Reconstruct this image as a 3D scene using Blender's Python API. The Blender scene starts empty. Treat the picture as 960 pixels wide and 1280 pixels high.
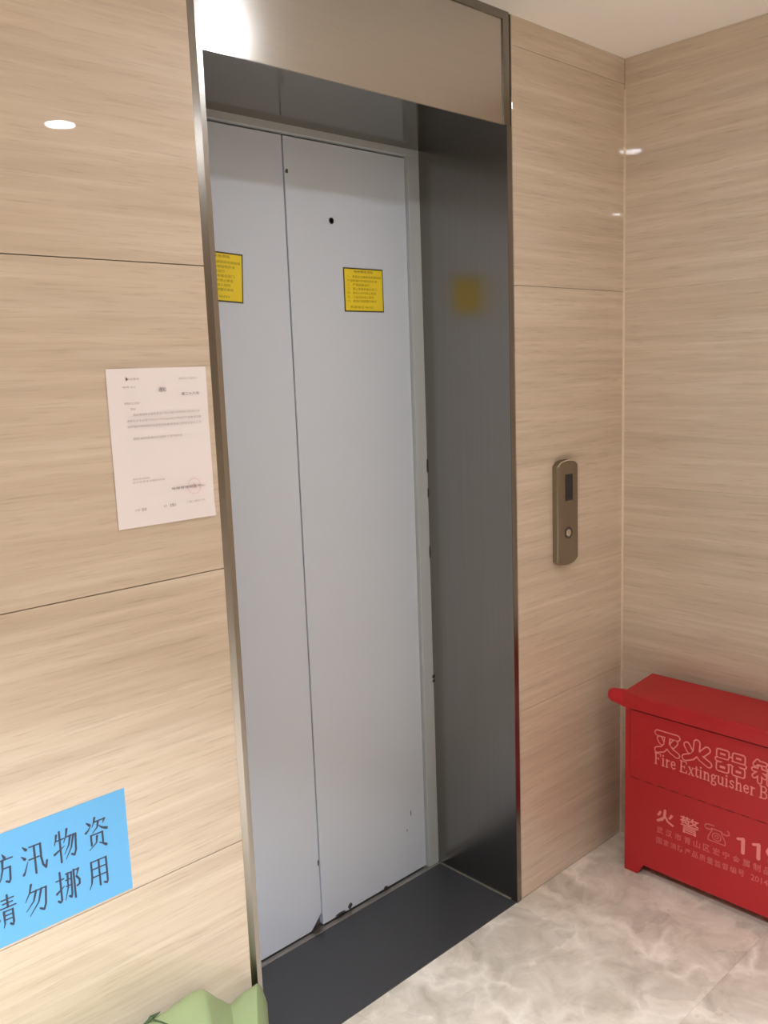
import bpy, bmesh, math, random
from mathutils import Vector, Matrix, noise as mnoise

random.seed(7)
SC = bpy.context.scene
COL = SC.collection

# ------------------------------------------------------------------ camera
CAM = Vector((-0.9903, -1.525, 1.5812))
YAW, PITCH, ROLL, FPX = 0.7496, -0.1585, -0.037, 1101.3
fwd = Vector((math.sin(YAW) * math.cos(PITCH), math.cos(YAW) * math.cos(PITCH), math.sin(PITCH)))
rgt = Vector((math.cos(YAW), -math.sin(YAW), 0))
upv = rgt.cross(fwd)
r2 = rgt * math.cos(ROLL) + upv * math.sin(ROLL)
u2 = -rgt * math.sin(ROLL) + upv * math.cos(ROLL)
cam_d = bpy.data.cameras.new('camera')
cam_d.sensor_fit = 'HORIZONTAL'
cam_d.sensor_width = 36.0
cam_d.lens = FPX / 960 * 36.0
cam_d.clip_start = 0.02
cam = bpy.data.objects.new('camera', cam_d)
M3 = Matrix((r2, u2, -fwd)).transposed()
cam.matrix_world = Matrix.Translation(CAM) @ M3.to_4x4()
COL.objects.link(cam)
SC.camera = cam

# ------------------------------------------------------------------ world, exposure
w = bpy.data.worlds.new('world')
SC.world = w
w.use_nodes = True
w.node_tree.nodes['Background'].inputs['Color'].default_value = (0.86, 0.94, 1.0, 1)   # even overcast sky
w.node_tree.nodes['Background'].inputs['Strength'].default_value = 0.35
SC.view_settings.view_transform = 'Standard'
SC.view_settings.look = 'None'
SC.view_settings.gamma = 1.0
SC.view_settings.use_curve_mapping = False
SC.view_settings.exposure = 0.04
SC.cycles.use_denoising = True
SC.cycles.max_bounces = 10
SC.cycles.diffuse_bounces = 6
SC.cycles.glossy_bounces = 6
SC.cycles.caustics_reflective = False
SC.cycles.blur_glossy = 0.0
SC.cycles.sample_clamp_indirect = 60.0

LAMP_COLOR = (0.95, 1.0, 1.07)
DOWNLIGHTS = [  # x, y, watts, beam spread, label
    (0.433, -0.611, 0.9, 148, 'round recessed downlight in the ceiling nearest the elevator doorway'),
    (0.433, -1.583, 1.0, 80, 'round recessed downlight further out from the elevator, second from its doorway'),
    (-0.936, -1.530, 74.0, 100, 'round recessed downlight overhead at the middle of the lobby'),
]

# ------------------------------------------------------------------ key dimensions (metres)
XC, H = 1.476, 2.4728            # right wall, ceiling
DX0, DX1, ZT, D = 0.0, 0.9107, 2.198, 0.3171   # doorway opening, its depth
XW, YB = -2.9, -3.1              # far left wall, wall behind the camera
ZJ = [0.0, 0.590, 1.193, 1.7965, 2.400, H]


# ------------------------------------------------------------------ helpers
def srgb(r, g, b):
    def f(c):
        c /= 255.0
        return c / 12.92 if c <= 0.04045 else ((c + 0.055) / 1.055) ** 2.4
    return (f(r), f(g), f(b), 1.0)


def obj(name, mesh, mat=None, parent=None, loc=None, rotz=0.0):
    """mesh: bmesh or Mesh; links ONE mesh object"""
    if isinstance(mesh, bmesh.types.BMesh):
        me = bpy.data.meshes.new(name)
        bmesh.ops.recalc_face_normals(mesh, faces=mesh.faces)
        mesh.to_mesh(me)
        mesh.free()
    else:
        me = mesh
    if mat is not None and len(me.materials) == 0:
        me.materials.append(mat)
    o = bpy.data.objects.new(name, me)
    COL.objects.link(o)
    if parent:
        o.parent = parent
    if loc is not None:
        o.location = loc
    o.rotation_euler.z = rotz
    return o


def smooth(o, ang=40):
    me = o.data
    for p in me.polygons:
        p.use_smooth = True
    try:
        me.set_sharp_from_angle(angle=math.radians(ang))
    except Exception:
        pass
    return o


def thing(name, label, cat, loc=(0, 0, 0), rotz=0.0, group=None):
    o = bpy.data.objects.new(name, None)
    o.empty_display_size = 0.05
    COL.objects.link(o)
    o.location = loc
    o.rotation_euler.z = rotz
    return tag(o, label, cat, group)


def tag(o, label=None, cat=None, group=None, kind=None):
    if label:
        o['label'] = label
    if cat:
        o['category'] = cat
    if group:
        o['group'] = group
    if kind:
        o['kind'] = kind
    return o


def struct(o, label, cat):
    return tag(o, label, cat, kind='structure')


def box(bm, x0, x1, y0, y1, z0, z1, bev=0.0, seg=1):
    vs = [bm.verts.new(p) for p in ((x0, y0, z0), (x1, y0, z0), (x1, y1, z0), (x0, y1, z0),
                                    (x0, y0, z1), (x1, y0, z1), (x1, y1, z1), (x0, y1, z1))]
    fs = [bm.faces.new([vs[i] for i in f]) for f in ((0, 3, 2, 1), (4, 5, 6, 7), (0, 1, 5, 4),
                                                     (1, 2, 6, 5), (2, 3, 7, 6), (3, 0, 4, 7))]
    if bev > 0:
        es = list({e for f in fs for e in f.edges})
        bmesh.ops.bevel(bm, geom=es, offset=bev, segments=seg, affect='EDGES', profile=0.5)
    return bm


def boxes(*args, bev=0.0, seg=1):
    bm = bmesh.new()
    for a in args:
        box(bm, *a, bev=bev, seg=seg)
    return bm


def prism(bm, loop, axis, a, b):
    """extrude a 2D loop along axis ('x','y','z') between a and b"""
    def P(u, v, t):
        return {'x': (t, u, v), 'y': (u, t, v), 'z': (u, v, t)}[axis]
    va = [bm.verts.new(P(u, v, a)) for u, v in loop]
    vb = [bm.verts.new(P(u, v, b)) for u, v in loop]
    n = len(loop)
    bm.faces.new(va)
    bm.faces.new(vb[::-1])
    for i in range(n):
        bm.faces.new((va[i], vb[i], vb[(i + 1) % n], va[(i + 1) % n]))
    return bm


def loft(bm, loops, cap0=True, cap1=True):
    rows = [[bm.verts.new(p) for p in lp] for lp in loops]
    n = len(rows[0])
    for a, b in zip(rows, rows[1:]):
        for i in range(n):
            bm.faces.new((a[i], a[(i + 1) % n], b[(i + 1) % n], b[i]))
    if cap0:
        bm.faces.new(rows[0][::-1])
    if cap1:
        bm.faces.new(rows[-1])
    return rows


def tube(bm, pts, rad, n=8):
    pts = [Vector(p) for p in pts]
    loops = []
    for i, p in enumerate(pts):
        t = (pts[min(i + 1, len(pts) - 1)] - pts[max(i - 1, 0)]).normalized()
        a = t.orthogonal().normalized()
        if i:
            a = (prev - t * prev.dot(t)).normalized()
        prev = a
        b = t.cross(a)
        r = rad[i] if isinstance(rad, (list, tuple)) else rad
        loops.append([p + (a * math.cos(2 * math.pi * k / n) + b * math.sin(2 * math.pi * k / n)) * r for k in range(n)])
    loft(bm, loops)
    return bm


# ------------------------------------------------------------------ node materials
def new_mat(name):
    m = bpy.data.materials.new(name)
    m.use_nodes = True
    return m, m.node_tree.nodes, m.node_tree.links, m.node_tree.nodes['Principled BSDF']


def simple(name, col, rough=0.5, metal=0.0, spec=0.5, var=0.06, nscale=30.0, bump=0.0, coat=0.0):
    m, N, L, B = new_mat(name)
    tc = N.new('ShaderNodeTexCoord')
    nz = N.new('ShaderNodeTexNoise')
    nz.inputs['Scale'].default_value = nscale
    nz.inputs['Detail'].default_value = 4
    L.new(tc.outputs['Object'], nz.inputs['Vector'])
    mr = N.new('ShaderNodeMapRange')
    mr.inputs['To Min'].default_value = 1 - var
    mr.inputs['To Max'].default_value = 1 + var
    L.new(nz.outputs['Fac'], mr.inputs['Value'])
    mul = N.new('ShaderNodeMix')
    mul.data_type = 'RGBA'
    mul.blend_type = 'MULTIPLY'
    mul.inputs['Factor'].default_value = 1
    mul.inputs['A'].default_value = col
    L.new(mr.outputs['Result'], mul.inputs['B'])
    L.new(mul.outputs['Result'], B.inputs['Base Color'])
    B.inputs['Roughness'].default_value = rough
    B.inputs['Metallic'].default_value = metal
    B.inputs['Specular IOR Level'].default_value = spec
    B.inputs['Coat Weight'].default_value = coat
    if bump:
        bp = N.new('ShaderNodeBump')
        bp.inputs['Strength'].default_value = bump
        bp.inputs['Distance'].default_value = 0.002
        L.new(nz.outputs['Fac'], bp.inputs['Height'])
        L.new(bp.outputs['Normal'], B.inputs['Normal'])
    return m


def ramp(N, stops):
    r = N.new('ShaderNodeValToRGB')
    e = r.color_ramp.elements
    while len(e) < len(stops):
        e.new(0.5)
    for el, (p, c) in zip(e, stops):
        el.position = p
        el.color = c
    return r


def travertine():
    m, N, L, B = new_mat('travertine_tile')
    tc = N.new('ShaderNodeTexCoord')
    oi = N.new('ShaderNodeObjectInfo')
    off = N.new('ShaderNodeVectorMath')
    off.operation = 'SCALE'
    comb = N.new('ShaderNodeCombineXYZ')
    for k in ('X', 'Y', 'Z'):
        L.new(oi.outputs['Random'], comb.inputs[k])
    L.new(comb.outputs[0], off.inputs[0])
    off.inputs['Scale'].default_value = 37.0
    add = N.new('ShaderNodeVectorMath')
    L.new(tc.outputs['Object'], add.inputs[0])
    L.new(off.outputs[0], add.inputs[1])

    def streak(sx, sz, detail, dist, rough=0.55):
        mp = N.new('ShaderNodeMapping')
        mp.inputs['Scale'].default_value = (sx, 1.0, sz)
        L.new(add.outputs[0], mp.inputs['Vector'])
        nz = N.new('ShaderNodeTexNoise')
        nz.inputs['Scale'].default_value = 1.0
        nz.inputs['Detail'].default_value = detail
        nz.inputs['Roughness'].default_value = rough
        nz.inputs['Distortion'].default_value = dist
        L.new(mp.outputs[0], nz.inputs['Vector'])
        return nz.outputs['Fac']
    a = streak(2.2, 52.0, 5, 0.22, 0.6)
    b = streak(0.8, 15.0, 3, 0.3)
    c = streak(11.0, 230.0, 3, 0.12, 0.6)
    ra = ramp(N, [(0.32, srgb(202, 184, 164)), (0.50, srgb(210, 193, 173)), (0.70, srgb(219, 204, 187))])
    rb = ramp(N, [(0.30, (0.86, 0.845, 0.83, 1)), (0.55, (1, 1, 1, 1)), (0.70, (1.0, 1.0, 1.0, 1))])
    rc = ramp(N, [(0.26, (0.80, 0.77, 0.74, 1)), (0.46, (1, 1, 1, 1)), (0.66, (1.0, 1.0, 1.0, 1))])
    L.new(a, ra.inputs[0])
    L.new(b, rb.inputs[0])
    L.new(c, rc.inputs[0])
    m1 = N.new('ShaderNodeMix')
    m1.data_type = 'RGBA'
    m1.blend_type = 'MULTIPLY'
    m1.inputs['Factor'].default_value = 0.75
    L.new(ra.outputs[0], m1.inputs['A'])
    L.new(rb.outputs[0], m1.inputs['B'])
    m2 = N.new('ShaderNodeMix')
    m2.data_type = 'RGBA'
    m2.blend_type = 'MULTIPLY'
    m2.inputs['Factor'].default_value = 0.85
    L.new(m1.outputs['Result'], m2.inputs['A'])
    L.new(rc.outputs[0], m2.inputs['B'])
    L.new(m2.outputs['Result'], B.inputs['Base Color'])
    B.inputs['Roughness'].default_value = 0.45
    B.inputs['Specular IOR Level'].default_value = 0.2
    B.inputs['Coat Weight'].default_value = 1.0
    B.inputs['Coat Roughness'].default_value = 0.022
    B.inputs['Coat IOR'].default_value = 1.5
    return m


def marble():
    m, N, L, B = new_mat('floor_marble')
    tc = N.new('ShaderNodeTexCoord')
    oi = N.new('ShaderNodeObjectInfo')
    off = N.new('ShaderNodeVectorMath')
    off.operation = 'SCALE'
    comb = N.new('ShaderNodeCombineXYZ')
    for k in ('X', 'Y', 'Z'):
        L.new(oi.outputs['Random'], comb.inputs[k])
    L.new(comb.outputs[0], off.inputs[0])
    off.inputs['Scale'].default_value = 19.0
    add = N.new('ShaderNodeVectorMath')
    L.new(tc.outputs['Object'], add.inputs[0])
    L.new(off.outputs[0], add.inputs[1])
    n1 = N.new('ShaderNodeTexNoise')
    n1.inputs['Scale'].default_value = 9.0
    n1.inputs['Detail'].default_value = 7
    n1.inputs['Roughness'].default_value = 0.62
    n1.inputs['Distortion'].default_value = 0.7
    L.new(add.outputs[0], n1.inputs['Vector'])
    r1 = ramp(N, [(0.30, srgb(188, 176, 161)), (0.48, srgb(210, 199, 184)), (0.66, srgb(226, 216, 203))])
    L.new(n1.outputs['Fac'], r1.inputs[0])
    # warped cells give the angular patches and the pale veins between them
    n2 = N.new('ShaderNodeTexNoise')
    n2.inputs['Scale'].default_value = 4.0
    n2.inputs['Detail'].default_value = 5
    L.new(add.outputs[0], n2.inputs['Vector'])
    sc = N.new('ShaderNodeVectorMath')
    sc.operation = 'MULTIPLY_ADD'
    sc.inputs[1].default_value = (0.42, 0.42, 0.42)
    L.new(n2.outputs['Color'], sc.inputs[0])
    L.new(add.outputs[0], sc.inputs[2])
    vor = N.new('ShaderNodeTexVoronoi')
    vor.feature = 'DISTANCE_TO_EDGE'
    vor.inputs['Scale'].default_value = 5.0
    L.new(sc.outputs[0], vor.inputs['Vector'])
    rv = ramp(N, [(0.0, (0.85, 0.85, 0.85, 1)), (0.035, (0.55, 0.55, 0.55, 1)), (0.14, (0, 0, 0, 1))])
    L.new(vor.outputs['Distance'], rv.inputs[0])
    n3 = N.new('ShaderNodeTexNoise')
    n3.inputs['Scale'].default_value = 6.0
    n3.inputs['Detail'].default_value = 3
    L.new(add.outputs[0], n3.inputs['Vector'])
    r3 = ramp(N, [(0.42, (0, 0, 0, 1)), (0.62, (1, 1, 1, 1))])
    L.new(n3.outputs['Fac'], r3.inputs[0])
    mm = N.new('ShaderNodeMath')
    mm.operation = 'MULTIPLY'
    L.new(rv.outputs[0], mm.inputs[0])
    L.new(r3.outputs[0], mm.inputs[1])
    cell = N.new('ShaderNodeTexVoronoi')
    cell.inputs['Scale'].default_value = 7.5
    L.new(sc.outputs[0], cell.inputs['Vector'])
    sep = N.new('ShaderNodeSeparateColor')
    L.new(cell.outputs['Color'], sep.inputs[0])
    mr = N.new('ShaderNodeMapRange')
    mr.inputs['To Min'].default_value = 0.86
    mr.inputs['To Max'].default_value = 1.06
    L.new(sep.outputs[0], mr.inputs['Value'])
    mc = N.new('ShaderNodeMix')
    mc.data_type = 'RGBA'
    mc.blend_type = 'MULTIPLY'
    mc.inputs['Factor'].default_value = 1
    L.new(r1.outputs[0], mc.inputs['A'])
    L.new(mr.outputs['Result'], mc.inputs['B'])
    mx = N.new('ShaderNodeMix')
    mx.data_type = 'RGBA'
    L.new(mm.outputs[0], mx.inputs['Factor'])
    L.new(mc.outputs['Result'], mx.inputs['A'])
    mx.inputs['B'].default_value = srgb(240, 231, 218)
    L.new(mx.outputs['Result'], B.inputs['Base Color'])
    B.inputs['Roughness'].default_value = 0.16
    B.inputs['Specular IOR Level'].default_value = 0.4
    return m


def steel(name, col, rough, scale, axis='z', rvar=0.1, aniso=0.0, blotch=0.12):
    """brushed steel: fine grain lines stretched along one axis, faint cloudy wear"""
    m, N, L, B = new_mat(name)
    tc = N.new('ShaderNodeTexCoord')
    mp = N.new('ShaderNodeMapping')
    mp.inputs['Scale'].default_value = {'z': (scale, scale, 2.0), 'x': (2.0, scale, scale), 'y': (scale, 2.0, scale)}[axis]
    L.new(tc.outputs['Object'], mp.inputs['Vector'])
    nz = N.new('ShaderNodeTexNoise')
    nz.inputs['Scale'].default_value = 1.0
    nz.inputs['Detail'].default_value = 3
    L.new(mp.outputs[0], nz.inputs['Vector'])
    n2 = N.new('ShaderNodeTexNoise')
    n2.inputs['Scale'].default_value = 5.0
    n2.inputs['Detail'].default_value = 5
    L.new(tc.outputs['Object'], n2.inputs['Vector'])
    mr = N.new('ShaderNodeMapRange')
    mr.inputs['To Min'].default_value = max(0.02, rough - rvar)
    mr.inputs['To Max'].default_value = rough + rvar
    L.new(n2.outputs['Fac'], mr.inputs['Value'])
    L.new(mr.outputs['Result'], B.inputs['Roughness'])
    mv = N.new('ShaderNodeMapRange')
    mv.inputs['To Min'].default_value = 1 - blotch
    mv.inputs['To Max'].default_value = 1 + blotch
    L.new(nz.outputs['Fac'], mv.inputs['Value'])
    mul = N.new('ShaderNodeMix')
    mul.data_type = 'RGBA'
    mul.blend_type = 'MULTIPLY'
    mul.inputs['Factor'].default_value = 1
    mul.inputs['A'].default_value = col
    L.new(mv.outputs['Result'], mul.inputs['B'])
    L.new(mul.outputs['Result'], B.inputs['Base Color'])
    B.inputs['Metallic'].default_value = 1.0
    B.inputs['Anisotropic'].default_value = aniso
    bp = N.new('ShaderNodeBump')
    bp.inputs['Strength'].default_value = 0.004
    bp.inputs['Distance'].default_value = 0.001
    L.new(nz.outputs['Fac'], bp.inputs['Height'])
    if aniso:
        tg = N.new('ShaderNodeCombineXYZ')
        tg.inputs['Z'].default_value = 1.0
        L.new(tg.outputs[0], B.inputs['Tangent'])
    else:
        L.new(bp.outputs['Normal'], B.inputs['Normal'])
    return m


def emit(name, col, strength):
    m, N, L, B = new_mat(name)
    B.inputs['Base Color'].default_value = (0.8, 0.8, 0.8, 1)
    B.inputs['Emission Color'].default_value = (*col, 1)
    B.inputs['Emission Strength'].default_value = strength
    return m


def thin_glass(name):
    m, N, L, B = new_mat(name)
    tr = N.new('ShaderNodeBsdfTransparent')
    tr.inputs['Color'].default_value = (0.93, 0.96, 0.95, 1)
    gl = N.new('ShaderNodeBsdfGlossy')
    gl.inputs['Roughness'].default_value = 0.02
    fr = N.new('ShaderNodeFresnel')
    mx = N.new('ShaderNodeMixShader')
    L.new(fr.outputs[0], mx.inputs[0])
    L.new(tr.outputs[0], mx.inputs[1])
    L.new(gl.outputs[0], mx.inputs[2])
    L.new(mx.outputs[0], N['Material Output'].inputs['Surface'])
    return m


def weave(name, col):
    m, N, L, B = new_mat(name)
    tc = N.new('ShaderNodeTexCoord')
    sep = N.new('ShaderNodeTexWave')
    sep.inputs['Scale'].default_value = 90
    sep.inputs['Distortion'].default_value = 0.4
    L.new(tc.outputs['Object'], sep.inputs['Vector'])
    nz = N.new('ShaderNodeTexNoise')
    nz.inputs['Scale'].default_value = 9
    nz.inputs['Detail'].default_value = 5
    L.new(tc.outputs['Object'], nz.inputs['Vector'])
    mr = N.new('ShaderNodeMapRange')
    mr.inputs['To Min'].default_value = 0.85
    mr.inputs['To Max'].default_value = 1.15
    L.new(nz.outputs['Fac'], mr.inputs['Value'])
    mul = N.new('ShaderNodeMix')
    mul.data_type = 'RGBA'
    mul.blend_type = 'MULTIPLY'
    mul.inputs['Factor'].default_value = 1
    mul.inputs['A'].default_value = col
    L.new(mr.outputs['Result'], mul.inputs['B'])
    L.new(mul.outputs['Result'], B.inputs['Base Color'])
    bp = N.new('ShaderNodeBump')
    bp.inputs['Strength'].default_value = 0.12
    bp.inputs['Distance'].default_value = 0.001
    L.new(sep.outputs['Fac'], bp.inputs['Height'])
    L.new(bp.outputs['Normal'], B.inputs['Normal'])
    B.inputs['Roughness'].default_value = 0.5
    B.inputs['Specular IOR Level'].default_value = 0.35
    return m


M = dict(
    tile=travertine(),
    marble=marble(),
    ceiling=simple('ceiling_plaster', srgb(247, 243, 238), 0.9, var=0.02, nscale=6, bump=0.02),
    joint=simple('dark_joint', srgb(120, 96, 74), 0.8),
    substrate=simple('wall_substrate', srgb(105, 88, 70), 0.9),
    grout=simple('pale_caulk', srgb(214, 195, 170), 0.6, var=0.1, nscale=60),
    floor_joint=simple('floor_joint', srgb(172, 158, 140), 0.7),
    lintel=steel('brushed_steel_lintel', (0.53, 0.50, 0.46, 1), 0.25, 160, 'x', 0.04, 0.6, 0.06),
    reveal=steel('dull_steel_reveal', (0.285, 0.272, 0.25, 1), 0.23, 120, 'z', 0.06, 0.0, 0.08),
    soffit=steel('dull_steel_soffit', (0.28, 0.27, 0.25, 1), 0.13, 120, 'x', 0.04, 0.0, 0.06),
    edge=steel('steel_edge_trim', (0.27, 0.25, 0.225, 1), 0.2, 90, 'z', 0.0),
    face=steel('steel_edge_lit_face', (0.42, 0.40, 0.37, 1), 0.26, 90, 'z', 0.0),  # lighter copy of the edge steel, its brighter reflection put into the colour
    seal=simple('dark_sealant', srgb(52, 40, 32), 0.6),
    door=simple('pale_grey_door_paint', srgb(206, 214, 226), 0.36, var=0.025, nscale=4, spec=0.4),
    jamb=simple('pale_grey_jamb_paint', srgb(184, 189, 190), 0.4, var=0.03, nscale=8, spec=0.4),
    black=simple('dark_gap', srgb(26, 25, 25), 0.8),
    chip=simple('bare_dark_steel_chip', srgb(74, 68, 64), 0.6),
    sill=simple('dark_granite_sill', srgb(60, 60, 63), 0.34, var=0.5, nscale=320, spec=0.45),
    alu=steel('aluminium_threshold', (0.42, 0.39, 0.36, 1), 0.4, 80, 'x', 0.05),
    dust=simple('dusty_caulk', srgb(120, 114, 106), 0.8, var=0.3, nscale=50),
    paper=simple('white_paper', srgb(238, 230, 232), 0.65, var=0.01, nscale=3, spec=0.25),
    ink=simple('grey_ink', srgb(178, 168, 170), 0.8),
    ink_dark=simple('dark_ink', srgb(112, 104, 106), 0.8),
    ink_red=simple('faded_red_ink', srgb(236, 204, 208), 0.8),
    blue=simple('blue_paper', srgb(106, 177, 229), 0.6, var=0.02, nscale=3, spec=0.25),
    ink_blue=simple('black_ink_on_blue', srgb(58, 66, 88), 0.8),
    yellow=simple('yellow_sticker', srgb(240, 214, 52), 0.45, var=0.04, nscale=25),
    yborder=simple('dark_sticker_border', srgb(74, 66, 46), 0.6),
    yink=simple('olive_sticker_ink', srgb(150, 124, 22), 0.6),
    panel=steel('bronze_tinted_steel', (0.30, 0.262, 0.20, 1), 0.34, 200, 'z', 0.05, 0.0, 0.05),
    panel_end=steel('polished_steel_bevel', (0.75, 0.70, 0.60, 1), 0.2, 100, 'z', 0.05),
    glass=simple('dark_display_glass', srgb(38, 34, 42), 0.12, var=0.02),
    red=simple('red_gloss_paint', srgb(186, 35, 41), 0.38, var=0.05, nscale=9, spec=0.45),
    red_knob=simple('bright_red_plastic', srgb(204, 36, 50), 0.35, var=0.03),
    pink=simple('pale_pink_print', srgb(236, 138, 134), 0.6, var=0.06, nscale=80),
    pink2=simple('faded_pink_print', srgb(214, 104, 104), 0.6, var=0.15, nscale=120),
    bag=weave('green_woven_plastic', srgb(146, 162, 118)),
    cord=simple('dark_green_cord', srgb(62, 84, 54), 0.7),
    pane=thin_glass('clear_pane'),
    pavement=simple('outdoor_pavement', srgb(150, 148, 144), 0.9),
    lens=emit('lamp_lens', LAMP_COLOR, 150.0),
    white=simple('white_lamp_trim', srgb(235, 232, 226), 0.4),
)


# ------------------------------------------------------------------ large structure
def tile_mesh(wd, ht, t, gap, ch):
    """tile in local x-z plane, origin at lower left corner of its cell, face at y=0, chamfered edges"""
    bm = bmesh.new()
    g = gap / 2
    x0, x1, z0, z1 = g, wd - g, g, ht - g

    def ring(i, y):
        return [(x0 + i, y, z0 + i), (x1 - i, y, z0 + i), (x1 - i, y, z1 - i), (x0 + i, y, z1 - i)]
    loft(bm, [ring(0, t), ring(0, ch), ring(ch, 0)])
    bmesh.ops.recalc_face_normals(bm, faces=bm.faces)
    me = bpy.data.meshes.new('tile')
    bm.to_mesh(me)
    bm.free()
    me.materials.append(M['tile'])
    return me


def tile_wall(parent, name, xs, rowz, place, gap, ch, t=0.012):
    cache = {}
    for z0, z1 in zip(rowz, rowz[1:]):
        for x0, x1 in zip(xs, xs[1:]):
            k = (round(x1 - x0, 4), round(z1 - z0, 4))
            if k not in cache:
                cache[k] = tile_mesh(x1 - x0, z1 - z0, t, gap, ch)
            loc, rz = place(x0, z0)
            obj(name, cache[k], None, parent, loc, rz)


TT = 0.012
FX0, FX1 = -0.0245, 0.9365       # outer edges of the steel surround
# wall with the elevator
wf = obj('wall_front', boxes((XW, FX0 + 0.004, TT, 0.10, 0, H), (FX1 + 0.004, XC + 0.05, TT, 0.10, 0, H)), M['joint'])
struct(wf, 'travertine tiled wall that holds the elevator doorway', 'wall')
tile_wall(wf, 'tile', [XW, -1.2245, FX0], ZJ, lambda x, z: ((x, 0, z), 0), 0.0016, 0.0011)
tile_wall(wf, 'tile', [FX1 + 0.001, XC], [0.0, 0.590, 1.7965, 2.400, H], lambda x, z: ((x, 0, z), 0), 0.0010, 0.0006)
# right wall
wr = obj('wall_right', boxes((XC + TT, XC + 0.10, YB, 0.10, 0, H)), M['substrate'])
struct(wr, 'travertine tiled side wall behind the red fire extinguisher box', 'wall')
tile_wall(wr, 'tile', [0, 1.2, 2.4, 3.1], ZJ, lambda x, z: ((XC, -x, z), -math.pi / 2), 0.0004, 0.0003)
# walls outside the frame
EY0, EY1, EZ = -2.75, -0.45, 2.25        # glazed entrance added out of view to bring daylight into the lobby
wl = obj('wall_left', boxes((XW - 0.1, XW, YB, EY0, 0, H), (XW - 0.1, XW, EY1, 0.1, 0, H), (XW - 0.1, XW, EY0, EY1, EZ, H)), M['tile'])
struct(wl, 'stone clad wall with the added glazed entrance at the far left end of the lobby', 'wall')
ent = bpy.data.objects.new('added_entrance', None)
ent.location = (XW - 0.05, 0, 0)
COL.objects.link(ent)
struct(ent, 'added unseen glazed metal framed entrance doors letting daylight into the lobby', 'door')
FW = 0.05
obj('door_frame', boxes((-0.03, 0.03, EY0, EY0 + FW, 0, EZ), (-0.03, 0.03, EY1 - FW, EY1, 0, EZ), (-0.03, 0.03, EY0 + FW, EY1 - FW, EZ - FW, EZ)), M['edge'], ent)
EM = (EY0 + EY1) / 2
for ya, yb in ((EY0 + FW, EM - 0.003), (EM + 0.003, EY1 - FW)):
    lf = obj('door_leaf', boxes((-0.02, 0.02, ya, ya + FW, 0.006, EZ - FW), (-0.02, 0.02, yb - FW, yb, 0.006, EZ - FW),
                                (-0.02, 0.02, ya + FW, yb - FW, 0.006, 0.09), (-0.02, 0.02, ya + FW, yb - FW, EZ - FW - 0.06, EZ - FW)), M['edge'], ent)
    obj('pane', boxes((-0.004, 0.004, ya + FW, yb - FW, 0.09, EZ - FW - 0.06)), M['pane'], lf)
gd = obj('ground', boxes((XW - 9, XW - 0.1, -9, 6, -0.12, -0.02)), M['pavement'])
struct(gd, 'plain grey pavement outside the added glazed entrance', 'ground')
pl_ = bpy.data.lights.new('entrance_portal', 'AREA')
pl_.shape = 'RECTANGLE'
pl_.size, pl_.size_y = EY1 - EY0, EZ
pl_.cycles.is_portal = True
po = bpy.data.objects.new('entrance_portal', pl_)
po.location = (XW - 0.11, EM, EZ / 2)
po.rotation_euler = (0, -math.pi / 2, 0)
po.rotation_mode = 'QUATERNION'
po.rotation_quaternion = Vector((1, 0, 0)).to_track_quat('-Z', 'Y')
COL.objects.link(po)
wb = obj('wall_back', boxes((XW - 0.1, XC + 0.1, YB - 0.1, YB, 0, H)), M['tile'])
struct(wb, 'stone clad wall facing the elevator across the lobby', 'wall')
# ceiling
ce = obj('ceiling', boxes((XW - 0.1, XC + 0.1, YB - 0.1, 0.36, H, H + 0.08)), M['ceiling'])
struct(ce, 'plain white plaster ceiling above the tiled walls', 'ceiling')
# floor: slab and 1.2 x 0.6 m marble tiles
fl = obj('floor', boxes((XW - 0.1, XC + 0.1, YB - 0.1, 0.5, -0.10, -0.010)), M['floor_joint'])
struct(fl, 'polished beige marble tile floor with pale veins', 'floor')


def floor_tile(x0, x1, y0, y1):
    bm = bmesh.new()
    g, c = 0.0001, 0.00018

    def ring(i, z):
        return [(g + i, g + i, z), (x1 - x0 - g - i, g + i, z), (x1 - x0 - g - i, y1 - y0 - g - i, z), (g + i, y1 - y0 - g - i, z)]
    loft(bm, [ring(0, -0.010), ring(0, -c), ring(c, 0)])
    obj('tile', bm, M['marble'], fl, (x0, y0, 0))


fxs = [XW, -2.124, -0.924, 0.276, XC]
fys = [YB, -2.987, -2.387, -1.787, -1.187, -0.587, 0.0]
for xa, xb in zip(fxs, fxs[1:]):
    for ya, yb in zip(fys, fys[1:]):
        floor_tile(xa, xb, ya, yb)

# corner caulk
bm = bmesh.new()
prism(bm, [(XC - 0.0035, 0), (XC, 0), (XC, -0.0055), (XC - 0.001, -0.0045)], 'z', 0.0, 2.385)
cb = obj('trim_1', bm, M['grout'])
struct(cb, 'thin pale caulk bead up the corner between the two tiled walls', 'trim')
for z, ln, th in ((1.7965, 0.066, 0.004), (1.193, 0.10, 0.0018), (0.590, 0.012, 0.012), (2.402, 0.05, 0.0014)):
    bm = bmesh.new()
    prism(bm, [(-0.003, z - th / 2), (-0.003, z + th / 2), (-ln * 0.7, z + th * 0.4), (-ln, z), (-ln * 0.6, z - th * 0.45)], 'x', XC - 0.0006, XC + 0.0002)
    obj('caulk_smear', bm, M['grout'], cb)


# ------------------------------------------------------------------ elevator surround (trim_2)
es = bpy.data.objects.new('trim_2', None)
COL.objects.link(es)
struct(es, 'brushed steel elevator surround with deep reveal and tall lintel', 'trim')
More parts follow.
